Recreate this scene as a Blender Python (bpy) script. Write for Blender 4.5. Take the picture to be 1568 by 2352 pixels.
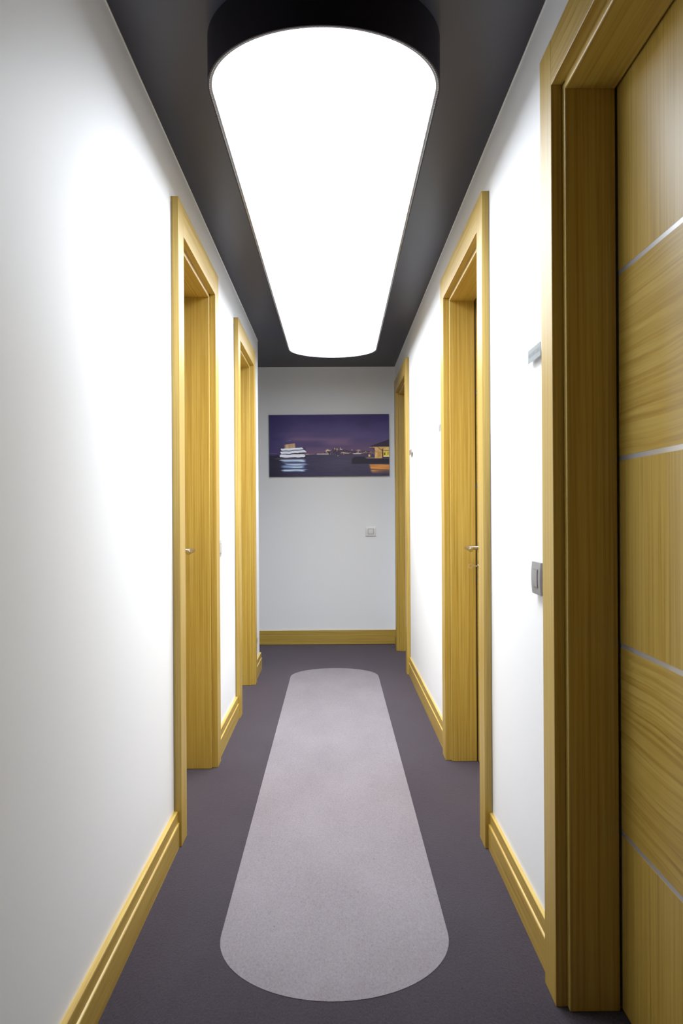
import bpy, bmesh, math, random
import numpy as np
from mathutils import Matrix, Vector

# ------------------------------------------------------------------ camera, world, exposure
for o in list(bpy.data.objects):
    bpy.data.objects.remove(o, do_unlink=True)
S = bpy.context.scene
COL = S.collection

F_PX, YAW, PITCH, ROLL = 1887.95, -0.00851, 0.00045, 0.00579
cam_d = bpy.data.cameras.new('camera')
cam = bpy.data.objects.new('camera', cam_d)
COL.objects.link(cam)
cam_d.sensor_fit = 'VERTICAL'
cam_d.sensor_height = 36.0
cam_d.sensor_width = 24.0
cam_d.lens = F_PX / 2352 * 36.0
cam_d.clip_start = 0.02
Rz = Matrix.Rotation(YAW, 3, 'Z')
Rx = Matrix.Rotation(PITCH, 3, 'X')
Ry = Matrix.Rotation(ROLL, 3, 'Y')
R = Rz @ Rx @ Ry
right, fwd, up = R.col[0], R.col[1], R.col[2]
M = Matrix((( right[0], up[0], -fwd[0], 0.0),
            ( right[1], up[1], -fwd[1], 0.0),
            ( right[2], up[2], -fwd[2], 1.15),
            (0, 0, 0, 1)))
cam.matrix_world = M
cam_d.dof.use_dof = True
cam_d.dof.focus_distance = 4.2
cam_d.dof.aperture_fstop = 8.0
S.camera = cam

world = bpy.data.worlds.new('world')
S.world = world
world.use_nodes = True
world.node_tree.nodes['Background'].inputs[0].default_value = (0.5, 0.52, 0.55, 1)
world.node_tree.nodes['Background'].inputs[1].default_value = 0.02

S.view_settings.view_transform = 'Standard'
S.view_settings.look = 'None'
S.view_settings.gamma = 1.0
S.view_settings.use_curve_mapping = False
S.view_settings.exposure = 1.25
LAMP_STRENGTH = 2.9          # diffuser panel
LED_WATTS = 26.5             # downward LED output of the same lamp

# ------------------------------------------------------------------ key dimensions (metres)
XL, XR, H = -0.559, 0.5335, 2.418        # wall planes and ceiling
YE = 7.165                               # end wall
YC = 6.067                               # where the left wall stops and the corridor turns
YB = -4.0                                # wall behind the camera
XA = -2.2                                # far side of the side passage
WT = 0.17                                # wall thickness
CASE_T, CASE_W = 0.0265, 0.10            # door casing
LEAF_D = 0.1215                          # leaf set back from the wall plane
Z_CASE, Z_CASE_IN, Z_JAMB = 2.245, 2.138, 2.119

# ------------------------------------------------------------------ material helpers
def new_mat(name, base=(0.8, 0.8, 0.8), rough=0.5, metal=0.0, spec=0.5):
    m = bpy.data.materials.new(name)
    m.use_nodes = True
    b = m.node_tree.nodes['Principled BSDF']
    b.inputs['Base Color'].default_value = (*base, 1)
    b.inputs['Roughness'].default_value = rough
    b.inputs['Metallic'].default_value = metal
    b.inputs['Specular IOR Level'].default_value = spec
    return m

def nd(m, kind, **kw):
    n = m.node_tree.nodes.new(kind)
    for k, v in kw.items():
        setattr(n, k, v)
    return n

def lk(m, a, b):
    m.node_tree.links.new(a, b)

def ramp(m, stops):
    r = nd(m, 'ShaderNodeValToRGB')
    e = r.color_ramp.elements
    while len(e) < len(stops):
        e.new(0.5)
    for q, (p, c) in zip(e, stops):
        q.position = p
        q.color = (*c, 1)
    return r

def bump(m, h, strength, dist):
    b = nd(m, 'ShaderNodeBump')
    b.inputs['Strength'].default_value = strength
    b.inputs['Distance'].default_value = dist
    lk(m, h, b.inputs['Height'])
    lk(m, b.outputs[0], m.node_tree.nodes['Principled BSDF'].inputs['Normal'])
    return b

def coords(m, scale=(1, 1, 1), rnd=True):
    tc = nd(m, 'ShaderNodeTexCoord')
    out = tc.outputs['Object']
    if rnd:
        oi = nd(m, 'ShaderNodeObjectInfo')
        mul = nd(m, 'ShaderNodeMath', operation='MULTIPLY')
        lk(m, oi.outputs['Random'], mul.inputs[0]); mul.inputs[1].default_value = 37.0
        add = nd(m, 'ShaderNodeVectorMath', operation='ADD')
        lk(m, out, add.inputs[0]); lk(m, mul.outputs[0], add.inputs[1])
        out = add.outputs[0]
    mp = nd(m, 'ShaderNodeMapping')
    mp.inputs['Scale'].default_value = scale
    lk(m, out, mp.inputs['Vector'])
    return mp.outputs[0]

WOOD_A = (0.470, 0.320, 0.060)
WOOD_B = (0.405, 0.258, 0.036)
WOOD_C = (0.310, 0.170, 0.017)

def wood(name, axis, wavy=False, scale=1.0):
    """oak-like veneer, grain running along axis"""
    m = new_mat(name, WOOD_A, 0.38, 0, 0.85)
    s = [150.0 * scale] * 3
    s['XYZ'.index(axis)] = 1.6 * scale
    v = coords(m, tuple(s))
    if wavy:
        vv = coords(m, (1.6, 1.6, 4.0))
        n0 = nd(m, 'ShaderNodeTexNoise'); n0.inputs['Scale'].default_value = 1.0; n0.inputs['Detail'].default_value = 2.0
        lk(m, vv, n0.inputs['Vector'])
        sub = nd(m, 'ShaderNodeVectorMath', operation='MULTIPLY')
        lk(m, n0.outputs['Color'], sub.inputs[0]); sub.inputs[1].default_value = (0, 0, 7.0)
        ad = nd(m, 'ShaderNodeVectorMath', operation='ADD')
        lk(m, v, ad.inputs[0]); lk(m, sub.outputs[0], ad.inputs[1])
        v = ad.outputs[0]
    n1 = nd(m, 'ShaderNodeTexNoise')
    n1.inputs['Scale'].default_value = 0.75 if wavy else 0.9
    n1.inputs['Detail'].default_value = 7.0
    n1.inputs['Roughness'].default_value = 0.62
    n1.inputs['Distortion'].default_value = 0.5 if wavy else 0.15
    lk(m, v, n1.inputs['Vector'])
    r = ramp(m, [(0.28, WOOD_C), (0.45, WOOD_B), (0.58, WOOD_A), (0.8, (0.525, 0.385, 0.088))])
    lk(m, n1.outputs['Fac'], r.inputs[0])
    # fine pores
    n2 = nd(m, 'ShaderNodeTexNoise')
    n2.inputs['Scale'].default_value = 5.0; n2.inputs['Detail'].default_value = 2.0
    lk(m, v, n2.inputs['Vector'])
    mr = nd(m, 'ShaderNodeMapRange')
    mr.inputs['From Min'].default_value = 0.3; mr.inputs['From Max'].default_value = 0.5
    mr.inputs['To Min'].default_value = 0.9; mr.inputs['To Max'].default_value = 1.0
    lk(m, n2.outputs['Fac'], mr.inputs[0])
    mx = nd(m, 'ShaderNodeVectorMath', operation='SCALE')
    lk(m, r.outputs[0], mx.inputs[0]); lk(m, mr.outputs[0], mx.inputs['Scale'])
    b = m.node_tree.nodes['Principled BSDF']
    lk(m, mx.outputs[0], b.inputs['Base Color'])
    rr = nd(m, 'ShaderNodeMapRange')
    rr.inputs['To Min'].default_value = 0.34; rr.inputs['To Max'].default_value = 0.46
    lk(m, n1.outputs['Fac'], rr.inputs[0]); lk(m, rr.outputs[0], b.inputs['Roughness'])
    bump(m, n1.outputs['Fac'], 0.10, 0.0006)
    return m

W_Z = wood('oak_grain_upright', 'Z')
W_Y = wood('oak_grain_along_corridor', 'Y')
W_X = wood('oak_grain_across', 'X')
W_YW = wood('oak_grain_wavy', 'Y', wavy=True)

def paint(name, base, rough, bs=0.06, spec=0.4):
    m = new_mat(name, base, rough, 0, spec)
    v = coords(m, (1, 1, 1), rnd=False)
    n = nd(m, 'ShaderNodeTexNoise'); n.inputs['Scale'].default_value = 220; n.inputs['Detail'].default_value = 3
    lk(m, v, n.inputs['Vector'])
    n2 = nd(m, 'ShaderNodeTexNoise'); n2.inputs['Scale'].default_value = 6; n2.inputs['Detail'].default_value = 2
    lk(m, v, n2.inputs['Vector'])
    mul = nd(m, 'ShaderNodeMath', operation='MULTIPLY_ADD'); mul.inputs[1].default_value = 6.0
    lk(m, n2.outputs['Fac'], mul.inputs[0]); lk(m, n.outputs['Fac'], mul.inputs[2])
    bump(m, mul.outputs[0], bs, 0.0008)
    return m

M_WALL = paint('white_wall_paint', (0.815, 0.825, 0.845), 0.50)
M_CEIL = paint('charcoal_ceiling_paint', (0.0245, 0.023, 0.037), 0.42, 0.03)

def carpet(name, c0, c1, c2, fleck, sheen=0.15, tint=(1, 1, 1)):
    m = new_mat(name, c1, 0.95, 0, 0.1)
    v = coords(m, (1, 0.45, 1), rnd=False)
    n = nd(m, 'ShaderNodeTexNoise'); n.inputs['Scale'].default_value = 230; n.inputs['Detail'].default_value = 5
    n.inputs['Roughness'].default_value = 0.7; n.inputs['Distortion'].default_value = 0.8
    lk(m, v, n.inputs['Vector'])
    n2 = nd(m, 'ShaderNodeTexNoise'); n2.inputs['Scale'].default_value = 5; n2.inputs['Detail'].default_value = 4
    lk(m, v, n2.inputs['Vector'])
    r = ramp(m, [(0.32, c0), (0.5, c1), (0.68, c2)])
    mixf = nd(m, 'ShaderNodeMath', operation='MULTIPLY_ADD'); mixf.inputs[1].default_value = 0.28
    sub = nd(m, 'ShaderNodeMath', operation='SUBTRACT'); sub.inputs[1].default_value = 0.5
    lk(m, n2.outputs['Fac'], sub.inputs[0]); lk(m, sub.outputs[0], mixf.inputs[0]); lk(m, n.outputs['Fac'], mixf.inputs[2])
    lk(m, mixf.outputs[0], r.inputs[0])
    # tiny lint flecks
    vo = nd(m, 'ShaderNodeTexVoronoi'); vo.inputs['Scale'].default_value = 9.0
    lk(m, v, vo.inputs['Vector'])
    lt = nd(m, 'ShaderNodeMath', operation='LESS_THAN'); lt.inputs[1].default_value = 0.018
    lk(m, vo.outputs['Distance'], lt.inputs[0])
    mx = nd(m, 'ShaderNodeMix', data_type='RGBA')
    lk(m, lt.outputs[0], mx.inputs[0]); lk(m, r.outputs[0], mx.inputs[6]); mx.inputs[7].default_value = (*fleck, 1)
    b = m.node_tree.nodes['Principled BSDF']
    lk(m, mx.outputs[2], b.inputs['Base Color'])
    b.inputs['Sheen Weight'].default_value = sheen
    b.inputs['Sheen Tint'].default_value = (*tint, 1)
    b.inputs['Sheen Roughness'].default_value = 0.45
    bump(m, n.outputs['Fac'], 0.55, 0.0035)
    return m

M_CARPET = carpet('dark_violet_grey_carpet', (0.013, 0.0105, 0.013), (0.021, 0.017, 0.021), (0.033, 0.028, 0.033), (0.15, 0.14, 0.15), 0.40, (0.72, 0.63, 0.80))
M_RUNNER = carpet('pale_lilac_grey_carpet', (0.135, 0.118, 0.129), (0.172, 0.153, 0.166), (0.206, 0.186, 0.199), (0.09, 0.08, 0.085), 0.12)

M_BLACK = new_mat('black_lamp_drum', (0.010, 0.007, 0.013), 0.55, 0, 0.3)
M_RIM = new_mat('grey_metal_rim', (0.20, 0.20, 0.21), 0.5, 0.0)
M_STUD = new_mat('bright_studs', (0.75, 0.75, 0.77), 0.25, 0.8)
M_STEEL = new_mat('brushed_steel', (0.46, 0.45, 0.45), 0.24, 1.0)
M_STRIP = new_mat('satin_aluminium', (0.62, 0.63, 0.65), 0.38, 0.75)
M_SILVER = new_mat('silver_plastic', (0.27, 0.27, 0.28), 0.35, 0.2)
M_SILVER_L = new_mat('pale_silver_plastic', (0.50, 0.50, 0.50), 0.32, 0.25)
M_DARK = new_mat('dark_gap', (0.02, 0.012, 0.007), 0.8)
M_SOCK = new_mat('grey_socket_face', (0.14, 0.14, 0.15), 0.3)
M_PAPER = new_mat('grey_sign_paper', (0.185, 0.215, 0.22), 0.5)
M_PAPER2 = new_mat('sign_paper_oak_reflection', (0.21, 0.16, 0.12), 0.5)  # brown of the oak reflected in the sign, painted into the card colour
M_INK = new_mat('grey_sign_lettering', (0.115, 0.12, 0.15), 0.6)
M_CAULK_SHADE = new_mat('grey_filler_and_gap_shade', (0.22, 0.23, 0.26), 0.8)  # filler with the shade of the casing gap painted into its grey
M_EDGE = new_mat('white_canvas_edge', (0.62, 0.60, 0.56), 0.6)
M_TAG = new_mat('white_paint_bead', (0.78, 0.78, 0.78), 0.5)
M_KEY = new_mat('dull_nickel_key', (0.62, 0.56, 0.42), 0.35, 0.8)

M_ACRYL = new_mat('clear_acrylic', (0.96, 0.98, 0.98), 0.05)
M_ACRYL.node_tree.nodes['Principled BSDF'].inputs['Alpha'].default_value = 0.08

M_LIGHT = bpy.data.materials.new('glowing_diffuser')
M_LIGHT.use_nodes = True
_nt = M_LIGHT.node_tree
_nt.nodes.clear()
_e = _nt.nodes.new('ShaderNodeEmission'); _o = _nt.nodes.new('ShaderNodeOutputMaterial')
_e.inputs['Color'].default_value = (0.945, 1.0, 1.07, 1)
_e.inputs['Strength'].default_value = LAMP_STRENGTH
_nt.links.new(_e.outputs[0], _o.inputs[0])

# ------------------------------------------------------------------ mesh helpers
def link(name, bm, mats, parent=None, origin=(0, 0, 0), smooth=False):
    """bm is in world coordinates; the object's own origin is `origin`"""
    bmesh.ops.translate(bm, verts=bm.verts, vec=-Vector(origin))
    bmesh.ops.recalc_face_normals(bm, faces=bm.faces)
    me = bpy.data.meshes.new(name)
    bm.to_mesh(me); bm.free()
    if not isinstance(mats, (list, tuple)):
        mats = [mats]
    for m in mats:
        me.materials.append(m)
    if smooth:
        me.polygons.foreach_set('use_smooth', [True] * len(me.polygons))
    o = bpy.data.objects.new(name, me)
    COL.objects.link(o)
    if parent is not None:
        o.parent = parent
        # parents are never rotated here; subtract their world location
        w = Vector((0, 0, 0)); p = parent
        while p is not None:
            w += p.location; p = p.parent
        o.location = Vector(origin) - w
    else:
        o.location = origin
    return o

def box(bm, x0, x1, y0, y1, z0, z1, mi=0, bev=0.0):
    x0, x1 = min(x0, x1), max(x0, x1)
    r = bmesh.ops.create_cube(bm, size=1.0)
    vs = r['verts']
    for v in vs:
        v.co = Vector(((x0 + x1) / 2 + v.co.x * (x1 - x0), (y0 + y1) / 2 + v.co.y * (y1 - y0), (z0 + z1) / 2 + v.co.z * (z1 - z0)))
    fs = list({f for v in vs for f in v.link_faces})
    for f in fs:
        f.material_index = mi
    if bev > 0:
        es = list({e for v in vs for e in v.link_edges})
        rr = bmesh.ops.bevel(bm, geom=es, offset=bev, segments=2, affect='EDGES', profile=0.5)
        for f in rr['faces']:
            f.material_index = mi
    return vs

def prism(bm, poly, a0, a1, axis, mi=0):
    """extrude a 2-D polygon along axis; poly gives the two other axes in order"""
    def P(u, v, a):
        return {'X': (a, u, v), 'Y': (u, a, v), 'Z': (u, v, a)}[axis]
    A = [bm.verts.new(P(u, v, a0)) for u, v in poly]
    B = [bm.verts.new(P(u, v, a1)) for u, v in poly]
    n = len(poly)
    fs = [bm.faces.new(A[::-1]), bm.faces.new(B)]
    for i in range(n):
        fs.append(bm.faces.new((A[i], A[(i + 1) % n], B[(i + 1) % n], B[i])))
    for f in fs:
        f.material_index = mi
    return fs

def tube(bm, p0, p1, r, seg=24, cap_bev=0.0):
    p0, p1 = Vector(p0), Vector(p1)
    d = p1 - p0
    L = d.length
    q = d.to_track_quat('Z', 'Y').to_matrix().to_4x4()
    prof = [(r, 0), (r, L)]
    if cap_bev:
        prof = [(r - cap_bev, 0), (r, cap_bev), (r, L - cap_bev), (r - cap_bev, L)]
    rings = []
    for rad, z in prof:
        rings.append([bm.verts.new(p0 + (q @ Vector((rad * math.cos(2 * math.pi * i / seg), rad * math.sin(2 * math.pi * i / seg), z)))) for i in range(seg)])
    for A, B in zip(rings[:-1], rings[1:]):
        for i in range(seg):
            bm.faces.new((A[i], A[(i + 1) % seg], B[(i + 1) % seg], B[i]))
    bm.faces.new(rings[0][::-1]); bm.faces.new(rings[-1])

def tag(o, label=None, cat=None, group=None, kind=None):
    if label: o['label'] = label
    if cat: o['category'] = cat
    if group: o['group'] = group
    if kind: o['kind'] = kind
    return o

def empty(name, loc):
    o = bpy.data.objects.new(name, None)
    o.empty_display_size = 0.05
    o.location = loc
    COL.objects.link(o)
    return o

# ------------------------------------------------------------------ the shell
# (side, near inner casing edge, far inner casing edge)
DOORS = [(+1, 1.018, 1.903), (+1, 2.900, 3.800), (+1, 5.914, 6.800), (-1, 2.939, 3.719), (-1, 4.706, 5.500)]
HOLE = 0.012     # hole is this much wider than the casing's inner edge

def side_wall(name, s, y0, y1, label):
    bm = bmesh.new()
    X = XR if s > 0 else XL
    Xo = X + s * WT
    holes = sorted((a - HOLE, b + HOLE) for (ss, a, b) in DOORS if ss == s)
    zt = 2.150
    y = y0
    for a, b in holes:
        box(bm, X, Xo, y, a, 0, H)
        box(bm, X, Xo, a, b, zt, H)
        y = b
    box(bm, X, Xo, y, y1, 0, H)
    bmesh.ops.remove_doubles(bm, verts=bm.verts, dist=1e-5)
    return tag(link(name, bm, M_WALL), label, None, None, 'structure')

side_wall('wall_right', +1, YB, YE, 'white painted right wall with three doors')
side_wall('wall_left', -1, YB, YC, 'white painted left wall with two doors')
bm = bmesh.new(); box(bm, XA, XR + WT, YE, YE + 0.15, 0, H)
tag(link('wall_back', bm, M_WALL), 'white end wall behind the picture', kind='structure')
bm = bmesh.new(); box(bm, XL - WT, XR + WT, YB - 0.15, YB, 0, H)
tag(link('wall_front', bm, M_WALL), 'white wall closing the corridor behind the viewer', kind='structure')
bm = bmesh.new(); box(bm, XA, XL - WT, YC - 0.15, YC, 0, H)
tag(link('wall_side_passage', bm, M_WALL), 'white wall of the passage turning left', kind='structure')
bm = bmesh.new(); box(bm, XA - 0.15, XA, YC - 0.15, YE + 0.15, 0, H)
tag(link('wall_passage_end', bm, M_WALL), 'white wall at the far end of the side passage', kind='structure')
bm = bmesh.new(); box(bm, XA - 0.15, XR + WT, YB - 0.15, YE + 0.15, -0.08, 0)
tag(link('floor', bm, M_CARPET), 'dark violet grey carpeted floor', kind='structure')
bm = bmesh.new(); box(bm, XA - 0.15, XR + WT, YB - 0.15, YE + 0.15, H, H + 0.1)
tag(link('ceiling', bm, M_CEIL), 'charcoal painted ceiling', kind='structure')

# paint bead where walls meet the dark ceiling
def bead(name, x0, x1, y0, y1):
    bm = bmesh.new(); box(bm, x0, x1, y0, y1, H - 0.003, H)
    tag(link(name, bm, M_TAG), kind='structure')
bead('trim_1', XL, XL + 0.003, YB, YC)
bead('trim_2', XR - 0.003, XR, YB, YE - 0.003)
bead('trim_3', XL - 1.5, XR, YE - 0.003, YE)

# baseboards
def base_profile(bm, X, s, y0, y1, t, t2, h=0.122, led=0.083):
    # polygon in (x, z): from wall outwards (towards the corridor = -s)
    k = -s
    poly = [(X, 0.0), (X + k * t, 0.0), (X + k * t, led - 0.002), (X + k * (t - 0.0015), led),
            (X + k * t2, led + 0.0015), (X + k * t2, h - 0.0015), (X + k * (t2 - 0.0015), h), (X, h)]
    prism(bm, poly, y0, y1, 'Y')

def baseboards():
    segs = {+1: [], -1: []}
    for s in (1, -1):
        y = YB + 0.0
        for (ss, a, b) in sorted(DOORS, key=lambda d: d[1]):
            if ss != s: continue
            segs[s].append((y, a - CASE_W)); y = b + CASE_W
        segs[s].append((y, YE - 0.014 if s > 0 else YC + 0.0))
    for y0, y1 in segs[-1]:
        bm = bmesh.new(); base_profile(bm, XL, -1, y0, y1, 0.0185, 0.0135)
        tag(link('baseboard_left', bm, W_Y), kind='structure')
    for y0, y1 in segs[1]:
        bm = bmesh.new(); base_profile(bm, XR, 1, y0, y1, 0.0150, 0.0100)
        tag(link('baseboard_right', bm, W_Y), kind='structure')
    bm = bmesh.new(); box(bm, XA, XR, YE - 0.014, YE, 0.003, 0.125, bev=0.001)
    tag(link('baseboard_back', bm, W_X), kind='structure')
baseboards()

# ------------------------------------------------------------------ doors
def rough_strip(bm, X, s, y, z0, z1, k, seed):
    """irregular strip on the wall along a casing, filler plus painted gap shade; k = direction away from the casing"""
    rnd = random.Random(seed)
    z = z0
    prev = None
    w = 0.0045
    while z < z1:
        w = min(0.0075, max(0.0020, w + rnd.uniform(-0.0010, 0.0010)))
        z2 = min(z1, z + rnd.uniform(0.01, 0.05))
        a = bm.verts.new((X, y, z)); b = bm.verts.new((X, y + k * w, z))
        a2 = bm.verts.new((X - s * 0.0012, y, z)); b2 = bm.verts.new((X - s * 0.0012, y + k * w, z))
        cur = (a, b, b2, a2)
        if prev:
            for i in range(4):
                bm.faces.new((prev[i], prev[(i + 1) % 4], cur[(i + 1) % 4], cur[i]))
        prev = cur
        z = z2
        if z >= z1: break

def make_door(n, s, ya, yb, label, handle=None, hd=-1):
    X = XR if s > 0 else XL
    yc = (ya + yb) / 2
    root = empty(f'door_{n}', (X, yc, 0))
    tag(root, label, 'door', None, 'structure')
    def O(*p): return p
    F = X - s * CASE_T                       # casing front
    # casing stiles and head
    for nm, y0, y1 in (('casing_stile', ya - CASE_W, ya), ('casing_stile', yb, yb + CASE_W)):
        bm = bmesh.new(); box(bm, X, F, y0, y1, 0, Z_CASE, bev=0.0015)
        link(nm, bm, W_Z, root, (X, (y0 + y1) / 2, 0))
    bm = bmesh.new(); box(bm, X, F + s * 0.0003, ya + 0.0006, yb - 0.0006, Z_CASE_IN, Z_CASE - 0.0005, bev=0.0012)
    link('casing_head', bm, W_Y, root, (X, yc, Z_CASE_IN))
    # jambs: a stop in front, a rebate behind
    G = 0.021
    xs, xm, xo = X + s * 0.0, X + s * (LEAF_D - 0.005), X + s * WT
    for k, y0 in ((+1, ya), (-1, yb)):
        bm = bmesh.new()
        box(bm, xs, xm, min(y0 - k * HOLE, y0 + k * G), max(y0 - k * HOLE, y0 + k * G), 0, Z_JAMB + 0.0 if False else Z_CASE_IN, bev=0.003)
        box(bm, xm, xo, min(y0 - k * HOLE, y0 + k * 0.008), max(y0 - k * HOLE, y0 + k * 0.008), 0, Z_CASE_IN, mi=0)
        link('jamb', bm, W_Z, root, (X, y0, 0))
    bm = bmesh.new()
    box(bm, xs - s * 0.0001, xm, ya + G, yb - G, Z_JAMB, 2.149, bev=0.003)
    box(bm, xm, xo, ya + 0.008, yb - 0.008, Z_JAMB + 0.012, 2.149)
    link('head_jamb', bm, W_Y, root, (X, yc, Z_JAMB))
    # dark rubber seal in the rebate
    bm = bmesh.new()
    xl = X + s * LEAF_D
    for y0, y1 in ((ya + 0.0085, ya + 0.0205), (yb - 0.0205, yb - 0.0085)):
        box(bm, xm + s * 0.001, xl - s * 0.0006, y0, y1, 0.01, Z_JAMB)
    link('door_seal', bm, M_DARK, root, (X, yc, 0))
    # leaf: five veneer fields, grain alternating, with inlaid metal strips
    y0, y1 = ya + 0.011, yb - 0.011
    zs = [0.412, 0.842, 1.270, 1.695]
    lev = [0.006] + zs + [Z_JAMB + 0.008]
    bm = bmesh.new()
    for i in range(5):
        a = lev[i] + (0.0055 if i else 0); b = lev[i + 1] - (0.0055 if i < 4 else 0)
        box(bm, xl, xl + s * 0.04, y0, y1, a, b, mi=1 if i in (1, 3) else 0)
    leaf = link('door_leaf', bm, [W_Z, W_YW], root, (xl, yc, 0))
    for z in zs:
        bm = bmesh.new(); box(bm, xl + s * 0.0004, xl + s * 0.039, y0 + 0.0005, y1 - 0.0005, z - 0.0054, z + 0.0054)
        o = link('metal_strip', bm, M_STRIP, leaf, (xl, yc, z)); o['label'] = 'satin aluminium inlay strip'
    # caulk line; its grey also paints the shadow gap beside the casing
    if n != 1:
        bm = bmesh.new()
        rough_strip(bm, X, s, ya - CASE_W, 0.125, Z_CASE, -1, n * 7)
        link('filler_and_gap_shade', bm, M_CAULK_SHADE, root, (X, ya - CASE_W, 0))
    # handle
    yh = handle if handle else yb - 0.11
    zh = 0.987
    d = -s
    bm = bmesh.new()
    tube(bm, (xl + d * 0.008, yh, zh), (xl + d * 0.060, yh, zh), 0.0090, 24)
    tube(bm, (xl + d * 0.060, yh - hd * 0.009, zh), (xl + d * 0.060, yh + hd * 0.115, zh - 0.004), 0.0095, 28, 0.0012)
    h = link('door_handle', bm, M_STEEL, root, (xl, yh, zh))
    for p in h.data.polygons: p.use_smooth = True
    h.data.set_sharp_from_angle(angle=math.radians(35))
    bm = bmesh.new(); tube(bm, (xl + d * 0.0005, yh, zh), (xl + d * 0.009, yh, zh), 0.0255, 40, 0.0015)
    o = link('rosette', bm, M_STEEL, h, (xl, yh, zh)); 
    for p in o.data.polygons: p.use_smooth = True
    o.data.set_sharp_from_angle(angle=math.radians(35))
    zk = 0.905
    bm = bmesh.new(); tube(bm, (xl + d * 0.0005, yh, zk), (xl + d * 0.009, yh, zk), 0.0255, 40, 0.0015)
    k = link('lock_rosette', bm, M_STEEL, root, (xl, yh, zk))
    for p in k.data.polygons: p.use_smooth = True
    k.data.set_sharp_from_angle(angle=math.radians(35))
    bm = bmesh.new(); tube(bm, (xl + d * 0.009, yh, zk), (xl + d * 0.0125, yh, zk), 0.0085, 24, 0.0006)
    link('lock_cylinder', bm, M_STEEL, k, (xl, yh, zk))
    return xl, yh, zk

make_door(1, *DOORS[0], 'oak veneer door with four metal inlay strips, nearest on the right, cut by the frame edge', handle=1.10, hd=1)
kx, ky, kz = make_door(2, *DOORS[1], 'oak door with a key in its lock, second on the right wall', handle=3.697)
make_door(3, *DOORS[2], 'oak door on the right wall beside the end wall, half in shade')
make_door(4, *DOORS[3], 'oak door on the left wall nearest the viewer, lever handle peeking past its casing', handle=3.60)
make_door(5, *DOORS[4], 'smaller looking farther oak door on the left wall, beside the turning')

# key in the second right-hand door (flat, in the X-Z plane)
bm = bmesh.new()
kx0 = kx - 0.0128
box(bm, kx0 - 0.016, kx0, ky - 0.001, ky + 0.001, kz - 0.003, kz + 0.003)
outer = [(-0.016, 0.0035), (-0.026, 0.0105), (-0.037, 0.0105), (-0.040, 0.008), (-0.040, -0.008), (-0.037, -0.0105), (-0.026, -0.0105), (-0.016, -0.0035)]
inner = [(-0.0245, 0.0035), (-0.0275, 0.0070), (-0.0350, 0.0070), (-0.0368, 0.0055), (-0.0368, -0.0055), (-0.0350, -0.0070), (-0.0275, -0.0070), (-0.0245, -0.0035)]
rings = []
for poly in (outer, inner):
    for yy in (ky - 0.001, ky + 0.001):
        rings.append([bm.verts.new((kx0 + u, yy, kz + v)) for u, v in poly])
o0, o1, i0, i1 = rings
for i in range(8):
    j = (i + 1) % 8
    bm.faces.new((o0[i], o0[j], i0[j], i0[i])); bm.faces.new((o1[j], o1[i], i1[i], i1[j]))
    bm.faces.new((o0[j], o0[i], o1[i], o1[j])); bm.faces.new((i0[i], i0[j], i1[j], i1[i]))
tag(link('key', bm, M_KEY, None, (kx0, ky, kz)), 'small metal key with a hollow bow, sticking out of the lock below the handle', 'key')

# ------------------------------------------------------------------ carpet runner
def stadium(cx, r, yn, yf, slope=0.0, n=64):
    pts = []
    for i in range(n + 1):
        t = math.pi * i / n
        pts.append((cx + r * math.cos(t), yf + r * math.sin(t)))
    for i in range(n + 1):
        t = math.pi * i / n
        pts.append((cx - r * math.cos(t), yn - r * math.sin(t)))
    return [(x + slope * (y - 4.0), y) for x, y in pts]

bm = bmesh.new()
prism(bm, stadium(-0.00633, 0.3086, 2.2404, 5.7596), 0.0, 0.0012, 'Z')
tag(link('carpet_runner', bm, M_RUNNER), 'long pale lilac grey carpet runner with rounded ends on the dark floor', 'rug')

# ------------------------------------------------------------------ ceiling lamp
ZL = 2.292
LC, LS, LYN, LYF = -0.0137, 0.0043, 2.2385, 5.7610
lamp = tag(empty('ceiling_light', (LC, 4.0, H)), 'long black drum ceiling light with rounded ends and a glowing white underside', 'ceiling light')
def ring_solid(name, r_out, r_in, z0, z1, mat, parent, smooth=True):
    bm = bmesh.new()
    A = stadium(LC, r_out, LYN, LYF, LS, 96); B = stadium(LC, r_in, LYN, LYF, LS, 96)
    V = [[bm.verts.new((x, y, z)) for x, y in P] for P in (A, B) for z in (z0, z1)]
    a0, a1, b0, b1 = V
    n = len(A)
    for i in range(n):
        j = (i + 1) % n
        bm.faces.new((a0[i], a0[j], a1[j], a1[i])); bm.faces.new((b0[j], b0[i], b1[i], b1[j]))
        bm.faces.new((a0[j], a0[i], b0[i], b0[j])); bm.faces.new((a1[i], a1[j], b1[j], b1[i]))
    bmesh.ops.remove_doubles(bm, verts=bm.verts, dist=1e-6)
    o = link(name, bm, mat, parent, (LC, 4.0, z0))
    o.data.polygons.foreach_set('use_smooth', [True] * len(o.data.polygons))
    o.data.set_sharp_from_angle(angle=math.radians(30))
    return o
ring_solid('drum_shade', 0.3135, 0.3095, ZL, H, M_BLACK, lamp)
rim = ring_solid('rim', 0.3095, 0.3015, ZL + 0.0005, ZL + 0.008, M_RIM, lamp)
rim['label'] = 'thin grey metal rim'
bm = bmesh.new()
prism(bm, stadium(LC, 0.3015, LYN, LYF, LS, 96), ZL + 0.002, ZL + 0.006, 'Z')
d = link('diffuser', bm, M_LIGHT, lamp, (LC, 4.0, ZL)); d['label'] = 'glowing white diffuser panel'
ld = bpy.data.lights.new('led_panel', 'AREA')
ld.shape = 'RECTANGLE'; ld.size = 0.56; ld.size_y = 3.75
ld.energy = LED_WATTS; ld.color = (0.945, 1.0, 1.07); ld.spread = math.radians(125)
lo = bpy.data.objects.new('led_panel', ld); COL.objects.link(lo)
lo.parent = lamp; lo.location = Vector((LC, 4.0, ZL + 0.0012)) - lamp.location
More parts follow.
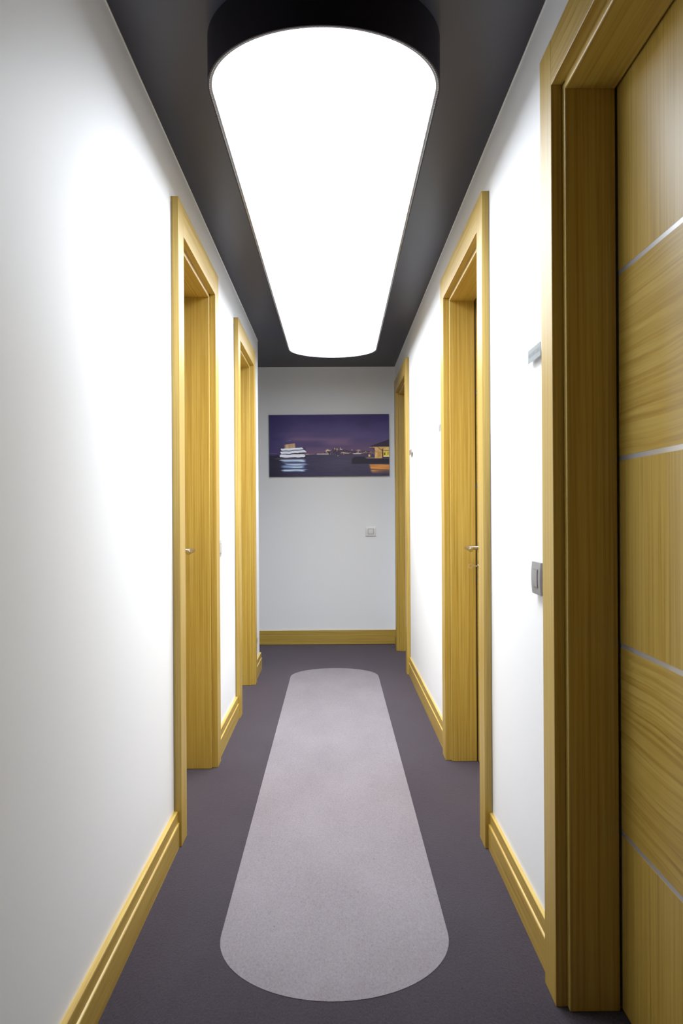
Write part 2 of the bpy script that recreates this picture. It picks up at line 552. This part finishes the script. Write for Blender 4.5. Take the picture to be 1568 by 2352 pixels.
# row of tiny studs along the rim
bm = bmesh.new()
P = stadium(LC, 0.3082, LYN, LYF, LS, 96)
P.append(P[0])
acc = 0.0; step = 0.009
for (xa, ya_), (xb, yb_) in zip(P[:-1], P[1:]):
    L = math.hypot(xb - xa, yb_ - ya_)
    if L < 1e-9: continue
    t = step - acc
    while t < L:
        x = xa + (xb - xa) * t / L; y = ya_ + (yb_ - ya_) * t / L
        box(bm, x - 0.0012, x + 0.0012, y - 0.0012, y + 0.0012, ZL - 0.0006, ZL + 0.0006)
        t += step
    acc = (acc + L) % step
o = link('rim_studs', bm, M_STUD, lamp, (LC, 4.0, ZL)); o['kind'] = 'stuff'

# ------------------------------------------------------------------ switches, socket, signs
def plate_mesh(bm, w, h, t, mi=0, bulge=0.0025, n=12, hole=None):
    """face plate in local frame: u across, v up, d outwards; gently bowed top to bottom.
       returns vertices so that they can be mapped"""
    vs = []
    us = [-w / 2, -w / 2 + 0.0015, w / 2 - 0.0015, w / 2]
    V = [-h / 2 + h * i / n for i in range(n + 1)]
    def D(u, v):
        d = t + bulge * (1 - (2 * v / h) ** 2)
        if abs(u) > w / 2 - 0.001: d -= 0.0012
        return d
    F = [[bm.verts.new((u, v, D(u, v))) for u in us] for v in V]
    B = [[bm.verts.new((u, v, 0.0)) for u in us] for v in V]
    for i in range(n):
        for j in range(3):
            bm.faces.new((F[i][j], F[i][j + 1], F[i + 1][j + 1], F[i + 1][j]))
            bm.faces.new((B[i][j + 1], B[i][j], B[i + 1][j], B[i + 1][j + 1]))
        bm.faces.new((F[i][0], F[i + 1][0], B[i + 1][0], B[i][0]))
        bm.faces.new((F[i + 1][3], F[i][3], B[i][3], B[i + 1][3]))
    for j in range(3):
        bm.faces.new((F[0][j + 1], F[0][j], B[0][j], B[0][j + 1]))
        bm.faces.new((F[n][j], F[n][j + 1], B[n][j + 1], B[n][j]))

def map_bm(bm, origin, u, v, d):
    for q in bm.verts:
        a, b, c = q.co
        q.co = Vector(origin) + Vector(u) * a + Vector(v) * b + Vector(d) * c

def frame_dirs(side):
    # u (to the viewer's right when facing the plate), v up, d out of the wall
    if side == 'right': return (0, -1, 0), (0, 0, 1), (-1, 0, 0)
    if side == 'left':  return (0, 1, 0), (0, 0, 1), (1, 0, 0)
    return (1, 0, 0), (0, 0, 1), (0, -1, 0)

def switch(side, pos, label, mat, gap=0.0, tilt=0.0, w=0.092, h=0.083, inset=0.5):
    u, v, d = [Vector(q) for q in frame_dirs(side)]
    if tilt:
        rot = Matrix.Rotation(tilt, 3, 'Z')
        u = rot @ u; d = rot @ d
    pos = Vector(pos)
    root = tag(empty('light_switch', pos), label, 'light switch')
    if gap:
        bm = bmesh.new(); plate_mesh(bm, w * 0.74, h * 0.80, gap + 0.001, bulge=0.0)
        for q in bm.verts: q.co.z += 0.0
        map_bm(bm, pos, *frame_dirs(side)); link('mounting_box', bm, M_DARK, root, pos)
    p2 = pos + Vector(frame_dirs(side)[2]) * gap
    bm = bmesh.new(); plate_mesh(bm, w, h, 0.0065)
    map_bm(bm, p2, u, v, d); link('face_plate', bm, mat, root, pos)
    # recess ring then rocker
    bm = bmesh.new()
    a, b = 0.0245, 0.0235
    for x0, x1, y0, y1 in ((-a, -a + 0.0022, -b, b), (a - 0.0022, a, -b, b), (-a, a, -b, -b + 0.0022), (-a, a, b - 0.0022, b)):
        bx = bmesh.ops.create_cube(bm, size=1.0)['verts']
        for q in bx:
            q.co = Vector(((x0 + x1) / 2 + q.co.x * (x1 - x0), (y0 + y1) / 2 + q.co.y * (y1 - y0), 0.0087 + q.co.z * 0.0008))
    map_bm(bm, p2, u, v, d); link('shadow_gap', bm, M_SOCK, root, pos)
    bm = bmesh.new(); plate_mesh(bm, 2 * a - 0.0046, 2 * b - 0.0046, 0.0108, bulge=0.0006)
    map_bm(bm, p2 , u, v, d)
    rk = link('rocker', bm, mat, root, pos)
    bm = bmesh.new()
    bx = bmesh.ops.create_cube(bm, size=1.0)['verts']
    for q in bx:
        q.co = Vector((-0.012 + q.co.x * 0.007, -0.0165 + q.co.y * 0.0012, 0.0112 + q.co.z * 0.0004))
    map_bm(bm, p2, u, v, d); link('marker_line', bm, M_SOCK, rk, pos)
    return root

switch('right', (XR, 2.121, 0.977), 'loose silver light switch on the right wall beside the nearest door', M_SILVER, gap=0.0065, tilt=0.0)
switch('left', (XL, 3.968, 0.979), 'pale grey light switch on the left wall between the two left doors', M_SILVER_L)
switch('left', (XL, 5.735, 0.979), 'barely visible light switch on the left wall just past the farther left door', M_SILVER_L)
switch('back', (0.3145, YE, 0.982), 'silver light switch on the end wall below the picture', new_mat('bright_silver_plastic', (0.74, 0.74, 0.74), 0.3, 0.2))

def socket(pos, label):
    u, v, d = [Vector(q) for q in frame_dirs('left')]
    pos = Vector(pos)
    root = tag(empty('power_socket', pos), label, 'power socket')
    bm = bmesh.new(); plate_mesh(bm, 0.083, 0.083, 0.0065); map_bm(bm, pos, u, v, d); link('face_plate', bm, M_SILVER, root, pos)
    bm = bmesh.new(); tube(bm, pos + d * 0.006, pos + d * 0.0135, 0.0215, 32, 0.001); link('socket_insert', bm, M_SOCK, root, pos)
    bm = bmesh.new()
    for k in (-1, 1):
        tube(bm, pos + u * 0.0095 * k + d * 0.0135, pos + u * 0.0095 * k + d * 0.0142, 0.003, 12)
    link('pin_hole', bm, M_DARK, root, pos)
socket((XL, 5.745, 0.258), 'grey power socket low on the left wall above the baseboard near the turning')

def sign(y_far, y_near, zc, label, paper, text=None, x_front=0.0145, paper_inset=0.006):
    """clear bent-acrylic name plate on the right wall"""
    h = 0.045
    yc = (y_far + y_near) / 2
    root = tag(empty('door_sign', (XR, yc, zc)), label, 'sign')
    w = abs(y_far - y_near)
    y0, y1 = min(y_far, y_near), max(y_far, y_near)
    z0, z1 = zc - h / 2, zc + h / 2
    # one folded sheet: back on the wall, floor, front
    t = 0.0022
    bm = bmesh.new()
    poly = [(XR - 0.0005, z1), (XR - 0.0005, z0), (XR - x_front, z0), (XR - x_front, z1), (XR - x_front + t, z1), (XR - x_front + t, z0 + t), (XR - 0.0005 - t, z0 + t), (XR - 0.0005 - t, z1)]
    prism(bm, poly, y0, y1, 'Y')
    link('acrylic_holder', bm, M_ACRYL, root, (XR, yc, zc))
    bm = bmesh.new()
    xp = XR - x_front + t + 0.0004
    box(bm, xp, xp + 0.0012, y0 + paper_inset, y1 - paper_inset, z0 + 0.006, z1 - 0.004)
    pp = link('name_card', bm, paper, root, (XR, yc, zc))
    if text:
        cu = bpy.data.curves.new('lettering', 'FONT')
        cu.body = text; cu.size = 0.0165; cu.align_x = 'CENTER'; cu.align_y = 'CENTER'; cu.extrude = 0.0001
        to = bpy.data.objects.new('lettering_source', cu)
        COL.objects.link(to)
        bpy.context.view_layer.update()
        me = bpy.data.meshes.new_from_object(to.evaluated_get(bpy.context.evaluated_depsgraph_get()))
        bpy.data.objects.remove(to, do_unlink=True)
        me.name = 'lettering'
        u, v, dd = [Vector(q) for q in frame_dirs('right')]
        xs_ = [q.co.x for q in me.vertices]
        sc = min(1.0, (w - 0.03) / (max(xs_) - min(xs_)))
        for q in me.vertices:
            q.co = u * q.co.x * sc + v * (q.co.y + 0.001) + dd * (q.co.z)
        me.materials.clear(); me.materials.append(M_INK)
        lo = bpy.data.objects.new('lettering', me); COL.objects.link(lo)
        lo.parent = pp
        lo.location = Vector((xp - 0.00015, yc, zc)) - Vector((XR, yc, zc))
    return root
sign(2.209, 2.062, 1.5605, 'clear acrylic name plate with grey lettered card, beside the nearest right door', M_PAPER, 'MUAYENE ODASI')
sign(4.100, 3.955, 1.5625, 'faint clear acrylic name plate just past the second right door', M_PAPER)
sign(5.690, 5.545, 1.5575, 'clear acrylic name plate with card coloured to show reflected oak, beside the farthest right door', M_PAPER2)

# ------------------------------------------------------------------ picture on the end wall
def s2l(c):
    c = np.asarray(c, float) / 255.0
    return np.where(c <= 0.04045, c / 12.92, ((c + 0.055) / 1.055) ** 2.4)

def vnoise(u, v, fu, fv, seed, octs=4):
    rng = np.random.RandomState(seed)
    out = np.zeros_like(u); amp = 1.0; tot = 0
    for _ in range(octs):
        g = rng.rand(int(fv) + 3, int(fu) + 3)
        x = u * fu; y = v * fv
        xi = np.clip(x.astype(int), 0, g.shape[1] - 2); yi = np.clip(y.astype(int), 0, g.shape[0] - 2)
        fx = x - xi; fy = y - yi
        fx = fx * fx * (3 - 2 * fx); fy = fy * fy * (3 - 2 * fy)
        a = g[yi, xi] * (1 - fx) + g[yi, xi + 1] * fx
        b = g[yi + 1, xi] * (1 - fx) + g[yi + 1, xi + 1] * fx
        out += amp * (a * (1 - fy) + b * fy); tot += amp
        amp *= 0.5; fu *= 2; fv *= 2
    return out / tot

def picture_colours(u, v):
    """u to the right, v downwards, both 0..1; returns sRGB 0..255"""
    def mix(c, col, a):
        return c * (1 - a[..., None]) + np.array(col, float) * a[..., None]
    def sm(a, b, x):
        t = np.clip((x - a) / (b - a), 0, 1); return t * t * (3 - 2 * t)
    def inside(x, a, b, e=0.004):
        return sm(a - e, a + e, x) * (1 - sm(b - e, b + e, x))
    n1 = vnoise(u, v, 5, 6, 1); n2 = vnoise(u, v, 14, 60, 2)
    c = np.zeros(u.shape + (3,))
    top = np.array([62, 52, 98.]); mid = np.array([88, 76, 116.]); low = np.array([106, 82, 112.])
    t = sm(0.0, 0.38, v)[..., None]; t2 = sm(0.35, 0.62, v)[..., None]
    c = top * (1 - t) + mid * t
    c = c * (1 - t2) + low * t2
    left = (1 - sm(0.0, 0.28, u))
    c = mix(c, (52, 44, 88), left * 0.75)
    c *= (0.92 + 0.16 * n1)[..., None]
    # pinkish cloud bank
    cl = sm(0.33, 0.40, v + 0.05 * (n1 - 0.5)) * (1 - sm(0.44, 0.50, v - 0.04 * u)) * inside(u, 0.16, 0.68, 0.07)
    c = mix(c, (120, 92, 122), cl * 0.75)
    cl2 = sm(0.27, 0.31, v) * (1 - sm(0.33, 0.39, v)) * inside(u, 0.1, 0.42, 0.1)
    c = mix(c, (96, 78, 118), cl2 * 0.5)
    dk = inside(v, 0.42, 0.52, 0.03) * inside(u, 0.02, 0.46, 0.08)
    c = mix(c, (70, 62, 104), dk * 0.6)
    # water
    hz = 0.650 - 0.006 * u
    w = sm(0, 0.006, v - hz)
    wc = np.array([66, 60, 86.])[None, None] * (0.86 + 0.2 * n2)[..., None]
    wc = wc + (np.array([84, 76, 98.]) - np.array([66, 60, 86.])) * (sm(0.2, 0.6, u) * (1 - 0.4 * sm(0.75, 1.0, v)))[..., None] * 0.8
    wc = wc * (1 - 0.28 * (1 - sm(0.0, 0.25, u)) - 0.08 * sm(.8, 1, v))[..., None]
    c = c * (1 - w[..., None]) + wc * w[..., None]
    # far shore
    hill = 0.632 - 0.085 * np.exp(-((u - 0.56) / 0.085) ** 2) - 0.045 * np.exp(-((u - 0.79) / 0.09) ** 2) - 0.02 * np.exp(-((u - .66) / .05) ** 2)
    hm = sm(-0.004, 0.004, v - hill) * (1 - w) * sm(0.30, 0.40, u)
    c = mix(c, (66, 56, 78), hm * 0.9)
    rng = np.random.RandomState(5)
    def dot(c, x, y, rx, ry, col, a=1.0):
        g = np.exp(-((u - x) / rx) ** 2 - ((v - y) / ry) ** 2)
        return mix(c, col, np.clip(g * a, 0, 1))
    for k in range(120):
        x = rng.uniform(0.44, 0.88)
        hh = 0.632 - 0.08 * math.exp(-((x - 0.56) / 0.085) ** 2) - 0.04 * math.exp(-((x - 0.79) / 0.09) ** 2)
        y = rng.uniform(hh, 0.645)
        col = [(255, 225, 170), (245, 190, 120), (235, 235, 225), (230, 150, 100)][rng.randint(4)]
        c = dot(c, x, y, rng.uniform(0.0015, 0.004), rng.uniform(0.002, 0.004), col, rng.uniform(0.4, 1.0))
    for x, y, rx, ry in ((0.485, 0.575, 0.010, 0.012), (0.50, 0.583, 0.012, 0.008), (0.475, 0.590, 0.007, 0.01), (0.545, 0.553, .004, .01), (0.565, 0.560, .008, .010), (0.592, 0.550, .003, .015), (0.600, 0.566, .012, .006), (0.69, 0.575, .003, .008), (0.745, 0.58, .015, .006), (0.74, 0.612, 0.006, 0.012), (.62, .617, .02, .006), (.64, .628, .03, .005)):
        c = dot(c, x, y, rx, ry, (250, 215, 165), 0.9)
    c = mix(c, (240, 225, 200), inside(u, 0.395, 0.495, 0.006) * inside(v, 0.632, 0.643, 0.003) * 0.95)
    c = mix(c, (235, 150, 90), inside(u, 0.30, 0.395, 0.006) * inside(v, 0.636, 0.643, 0.002) * (0.45 + 0.55 * (n2 > 0.5)))
    c = mix(c, (225, 225, 215), inside(u, 0.70, 0.765, 0.006) * inside(v, 0.630, 0.642, 0.003) * 0.9)
    c = mix(c, (230, 160, 110), inside(u, 0.76, 0.875, 0.01) * inside(v, 0.612, 0.632, 0.006) * (0.3 + 0.6 * (n2 > 0.5)))
    c = dot(c, 0.572, 0.668, 0.003, 0.005, (235, 235, 245), 1.0)
    c = mix(c, (150, 130, 160), inside(u, 0.0, 0.06, 0.004) * inside(v, 0.618, 0.622, 0.002) * 0.6)
    # ferry: three bright decks, funnel, reflection
    wv = 0.016 * (vnoise(u, v, 30, 10, 17, 3) - 0.5)
    slope = -0.055 * (u - 0.2)
    def deck(c, a, b, y0, y1, sl, col=(236, 236, 248)):
        vv = v - sl * (u - 0.2) + wv
        m = inside(vv, y0, y1, 0.006)
        x0 = a + 0.012 * np.abs((v - (y0 + y1) / 2) / (y1 - y0)); x1 = b - 0.02 * np.abs((v - (y0 + y1) / 2) / (y1 - y0))
        return mix(c, col, m * sm(-0.003, 0.003, u - x0) * (1 - sm(-0.003, 0.003, u - x1)))
    c = mix(c, (58, 46, 74), inside(v, 0.53, 0.70, 0.01) * inside(u, 0.090, 0.30, 0.01) * 0.85)
    fun = inside(v + 0.25 * (u - 0.175), 0.470, 0.555, 0.005) * inside(u, 0.127 + 0.0 * u, 0.216 + 0.03 * (v - 0.5), 0.004)
    fc = np.array([205, 165, 130.]) * (0.75 + 0.4 * vnoise(u, v, 90, 2, 9, 2))[..., None] 
    c = c * (1 - fun[..., None]) + fc * fun[..., None]
    c = deck(c, 0.094, 0.286, 0.535, 0.570, -0.10)
    c = deck(c, 0.091, 0.310, 0.583, 0.622, -0.12)
    c = mix(c, (235, 200, 140), inside(u, 0.19, 0.33, 0.01) * inside(v, 0.634, 0.643, 0.003) * 0.8)
    c = deck(c, 0.085, 0.300, 0.642, 0.688, 0.0)
    c = mix(c, (150, 130, 110), inside(u, 0.05, 0.30, 0.02) * inside(v, 0.706 + 0.03 * (u - 0.1), 0.714 + 0.03 * (u - 0.1), 0.004) * 0.6)
    st = vnoise(u, v, 9, 70, 11, 3)
    def refl(c, y0, y1, x0, x1, s):
        m = inside(v, y0, y1, 0.008) * inside(u + 0.02 * (st - 0.5) * 3, x0, x1, 0.02)
        a = m * np.clip(s + (st - 0.5) * 1.6, 0, 1)
        c = mix(c, (70, 95, 160), np.clip(m * 0.7, 0, 1))
        return mix(c, (205, 218, 238), a)
    c = refl(c, 0.722, 0.765, 0.10, 0.30, 0.85)
    c = refl(c, 0.785, 0.812, 0.13, 0.30, 0.75)
    c = refl(c, 0.815, 0.862, 0.10, 0.29, 0.60)
    c = refl(c, 0.880, 0.915, 0.11, 0.30, 0.80)
    # pier building on the right
    q = vnoise(u, v, 60, 30, 21, 2)
    wall = inside(u, 0.880, 1.1, 0.002) * inside(v, 0.520, 0.715, 0.003)
    wc2 = np.array([226, 180, 118.]) * (0.82 + 0.3 * q)[..., None]
    c = c * (1 - wall[..., None]) + wc2 * wall[..., None]
    eave = inside(u, 0.832, 1.1, 0.003) * inside(v, 0.522, 0.534 + 0.15 * np.clip(u - 0.83, 0, 0.05), 0.003)
    c = mix(c, (214, 168, 112), eave)
    c = mix(c, (92, 70, 62), inside(u, 0.940, 0.950, 0.002) * inside(v, 0.56, 0.715, 0.003))
    c = mix(c, (200, 150, 90), inside(u, 0.902, 0.932, 0.003) * inside(v, 0.605, 0.69, 0.003))
    c = mix(c, (110, 84, 66), inside(u, 0.948, 1.1, 0.002) * inside(v, 0.586, 0.594, 0.002))
    c = mix(c, (226, 222, 80), inside(u, 0.953, 1.1, 0.002) * inside(v, 0.600, 0.682, 0.003))
    for x in (0.963, 0.992):
        c = mix(c, (206, 150, 80), inside(u, x - 0.009, x + 0.006, 0.001) * inside(v, 0.612, 0.662, 0.002))
    c = mix(c, (40, 34, 30), inside(u, 0.960, 0.967, 0.002) * inside(v, 0.630, 0.662, 0.004))
    c = mix(c, (236, 232, 226), inside(u, 0.953, 1.1, 0.002) * inside(v, 0.684, 0.692, 0.002))
    c = mix(c, (70, 52, 100), inside(u, 0.948, 1.1, 0.002) * inside(v, 0.694, 0.712, 0.002))
    for a, b in ((0.855, 0.885), (0.905, 0.945)):   # struts under the eave
        t = (u - a) / (b - a)
        c = mix(c, (70, 52, 48), inside(t, 0, 1, 0.05) * (1 - sm(0.003, 0.007, np.abs(v - (0.53 + 0.07 * t)))))
    roof_low = 0.526 - 0.0 * u
    roof_top = 0.524 - (np.clip(u, 0.826, 1) - 0.826) * 0.66
    roof = sm(-0.003, 0.003, v - roof_top) * (1 - sm(-0.003, 0.003, v - roof_low)) * sm(0.826, 0.832, u)
    c = mix(c, (64, 54, 68), roof)
    # small lit booth and railing
    c = mix(c, (236, 190, 150), inside(u, 0.826, 0.842, 0.002) * inside(v, 0.650, 0.688, 0.003) * 0.9)
    c = mix(c, (225, 165, 125), inside(u, 0.80, 0.93, 0.02) * inside(v, 0.702, 0.712, 0.003) * 0.8)
    # quay
    quay = sm(-0.006, 0.006, v - (0.716 - 0.03 * inside(u, 0.70, 0.80, 0.02))) * (1 - sm(-0.006, 0.006, v - 0.803 + 0.01 * (u - 0.68))) * sm(0.680, 0.695, u)
    c = mix(c, (52, 48, 58), quay * 0.95)
    rl = vnoise(u, v, 7, 60, 31, 3)
    fade = (1 - sm(0.86, 0.95, v))
    orr = sm(0.806, 0.816, v) * sm(0.822 + 0.14 * (v - 0.81), 0.845 + 0.14 * (v - 0.81), u) * np.clip(0.25 + 0.75 * fade + (rl - 0.5), 0, 1) * (1 - sm(0.92, 0.97, v))
    oc = np.array([226, 146, 74.]) * (0.75 + 0.5 * rl)[..., None]
    c = c * (1 - orr[..., None] * 0.9) + oc * orr[..., None] * 0.9
    # gulls above the funnel
    c = dot(c, 0.150, 0.425, 0.006, 0.003, (170, 150, 170), 0.7)
    c = dot(c, 0.170, 0.413, 0.006, 0.003, (190, 175, 190), 0.7)
    return np.clip(c, 0, 255)

PX0, PX1, PZ0, PZ1 = -0.5620, 0.4790, 1.4630, 2.0010
pic = tag(empty('canvas_picture', ((PX0 + PX1) / 2, YE, PZ0)), 'wide frameless picture of a lit ferry and waterfront at night on the end wall', 'picture')
NX, NZ = 560, 290
PW, PH = PX1 - PX0, PZ1 - PZ0
uu, vv = np.meshgrid(np.linspace(0, 1, NX), np.linspace(0, 1, NZ))
colr = s2l(picture_colours(uu, vv)) * 1.48 * np.array([0.97, 1.04, 1.05])
co = np.zeros((NZ, NX, 3)); co[..., 0] = (uu - 0.5) * PW; co[..., 2] = (1 - vv) * PH
me = bpy.data.meshes.new('printed_image')
idx = np.arange(NX * NZ).reshape(NZ, NX)
q = np.stack([idx[1:, :-1], idx[1:, 1:], idx[:-1, 1:], idx[:-1, :-1]], -1).reshape(-1, 4)
me.vertices.add(NX * NZ); me.vertices.foreach_set('co', co.reshape(-1))
me.loops.add(q.size); me.loops.foreach_set('vertex_index', q.reshape(-1).astype(np.int32))
me.polygons.add(len(q)); me.polygons.foreach_set('loop_start', np.arange(0, q.size, 4, dtype=np.int32))
me.update(calc_edges=True)
at = me.color_attributes.new('print', 'FLOAT_COLOR', 'POINT')
at.data.foreach_set('color', np.concatenate([colr, np.ones((NZ, NX, 1))], -1).reshape(-1).astype(np.float32))
M_PRINT = new_mat('printed_canvas', (0.1, 0.08, 0.15), 0.6, 0, 0.25)
vc = nd(M_PRINT, 'ShaderNodeVertexColor'); vc.layer_name = 'print'
lk(M_PRINT, vc.outputs['Color'], M_PRINT.node_tree.nodes['Principled BSDF'].inputs['Base Color'])
me.materials.append(M_PRINT)
po = bpy.data.objects.new('printed_image', me); COL.objects.link(po)
po.parent = pic; po.location = (0, -0.0205, 0)
bm = bmesh.new(); box(bm, PX0, PX1, YE - 0.0202, YE - 0.004, PZ0, PZ1)
link('canvas_board', bm, M_EDGE, pic, pic.location[:])
pic.rotation_euler = (0, math.radians(-0.2), 0)
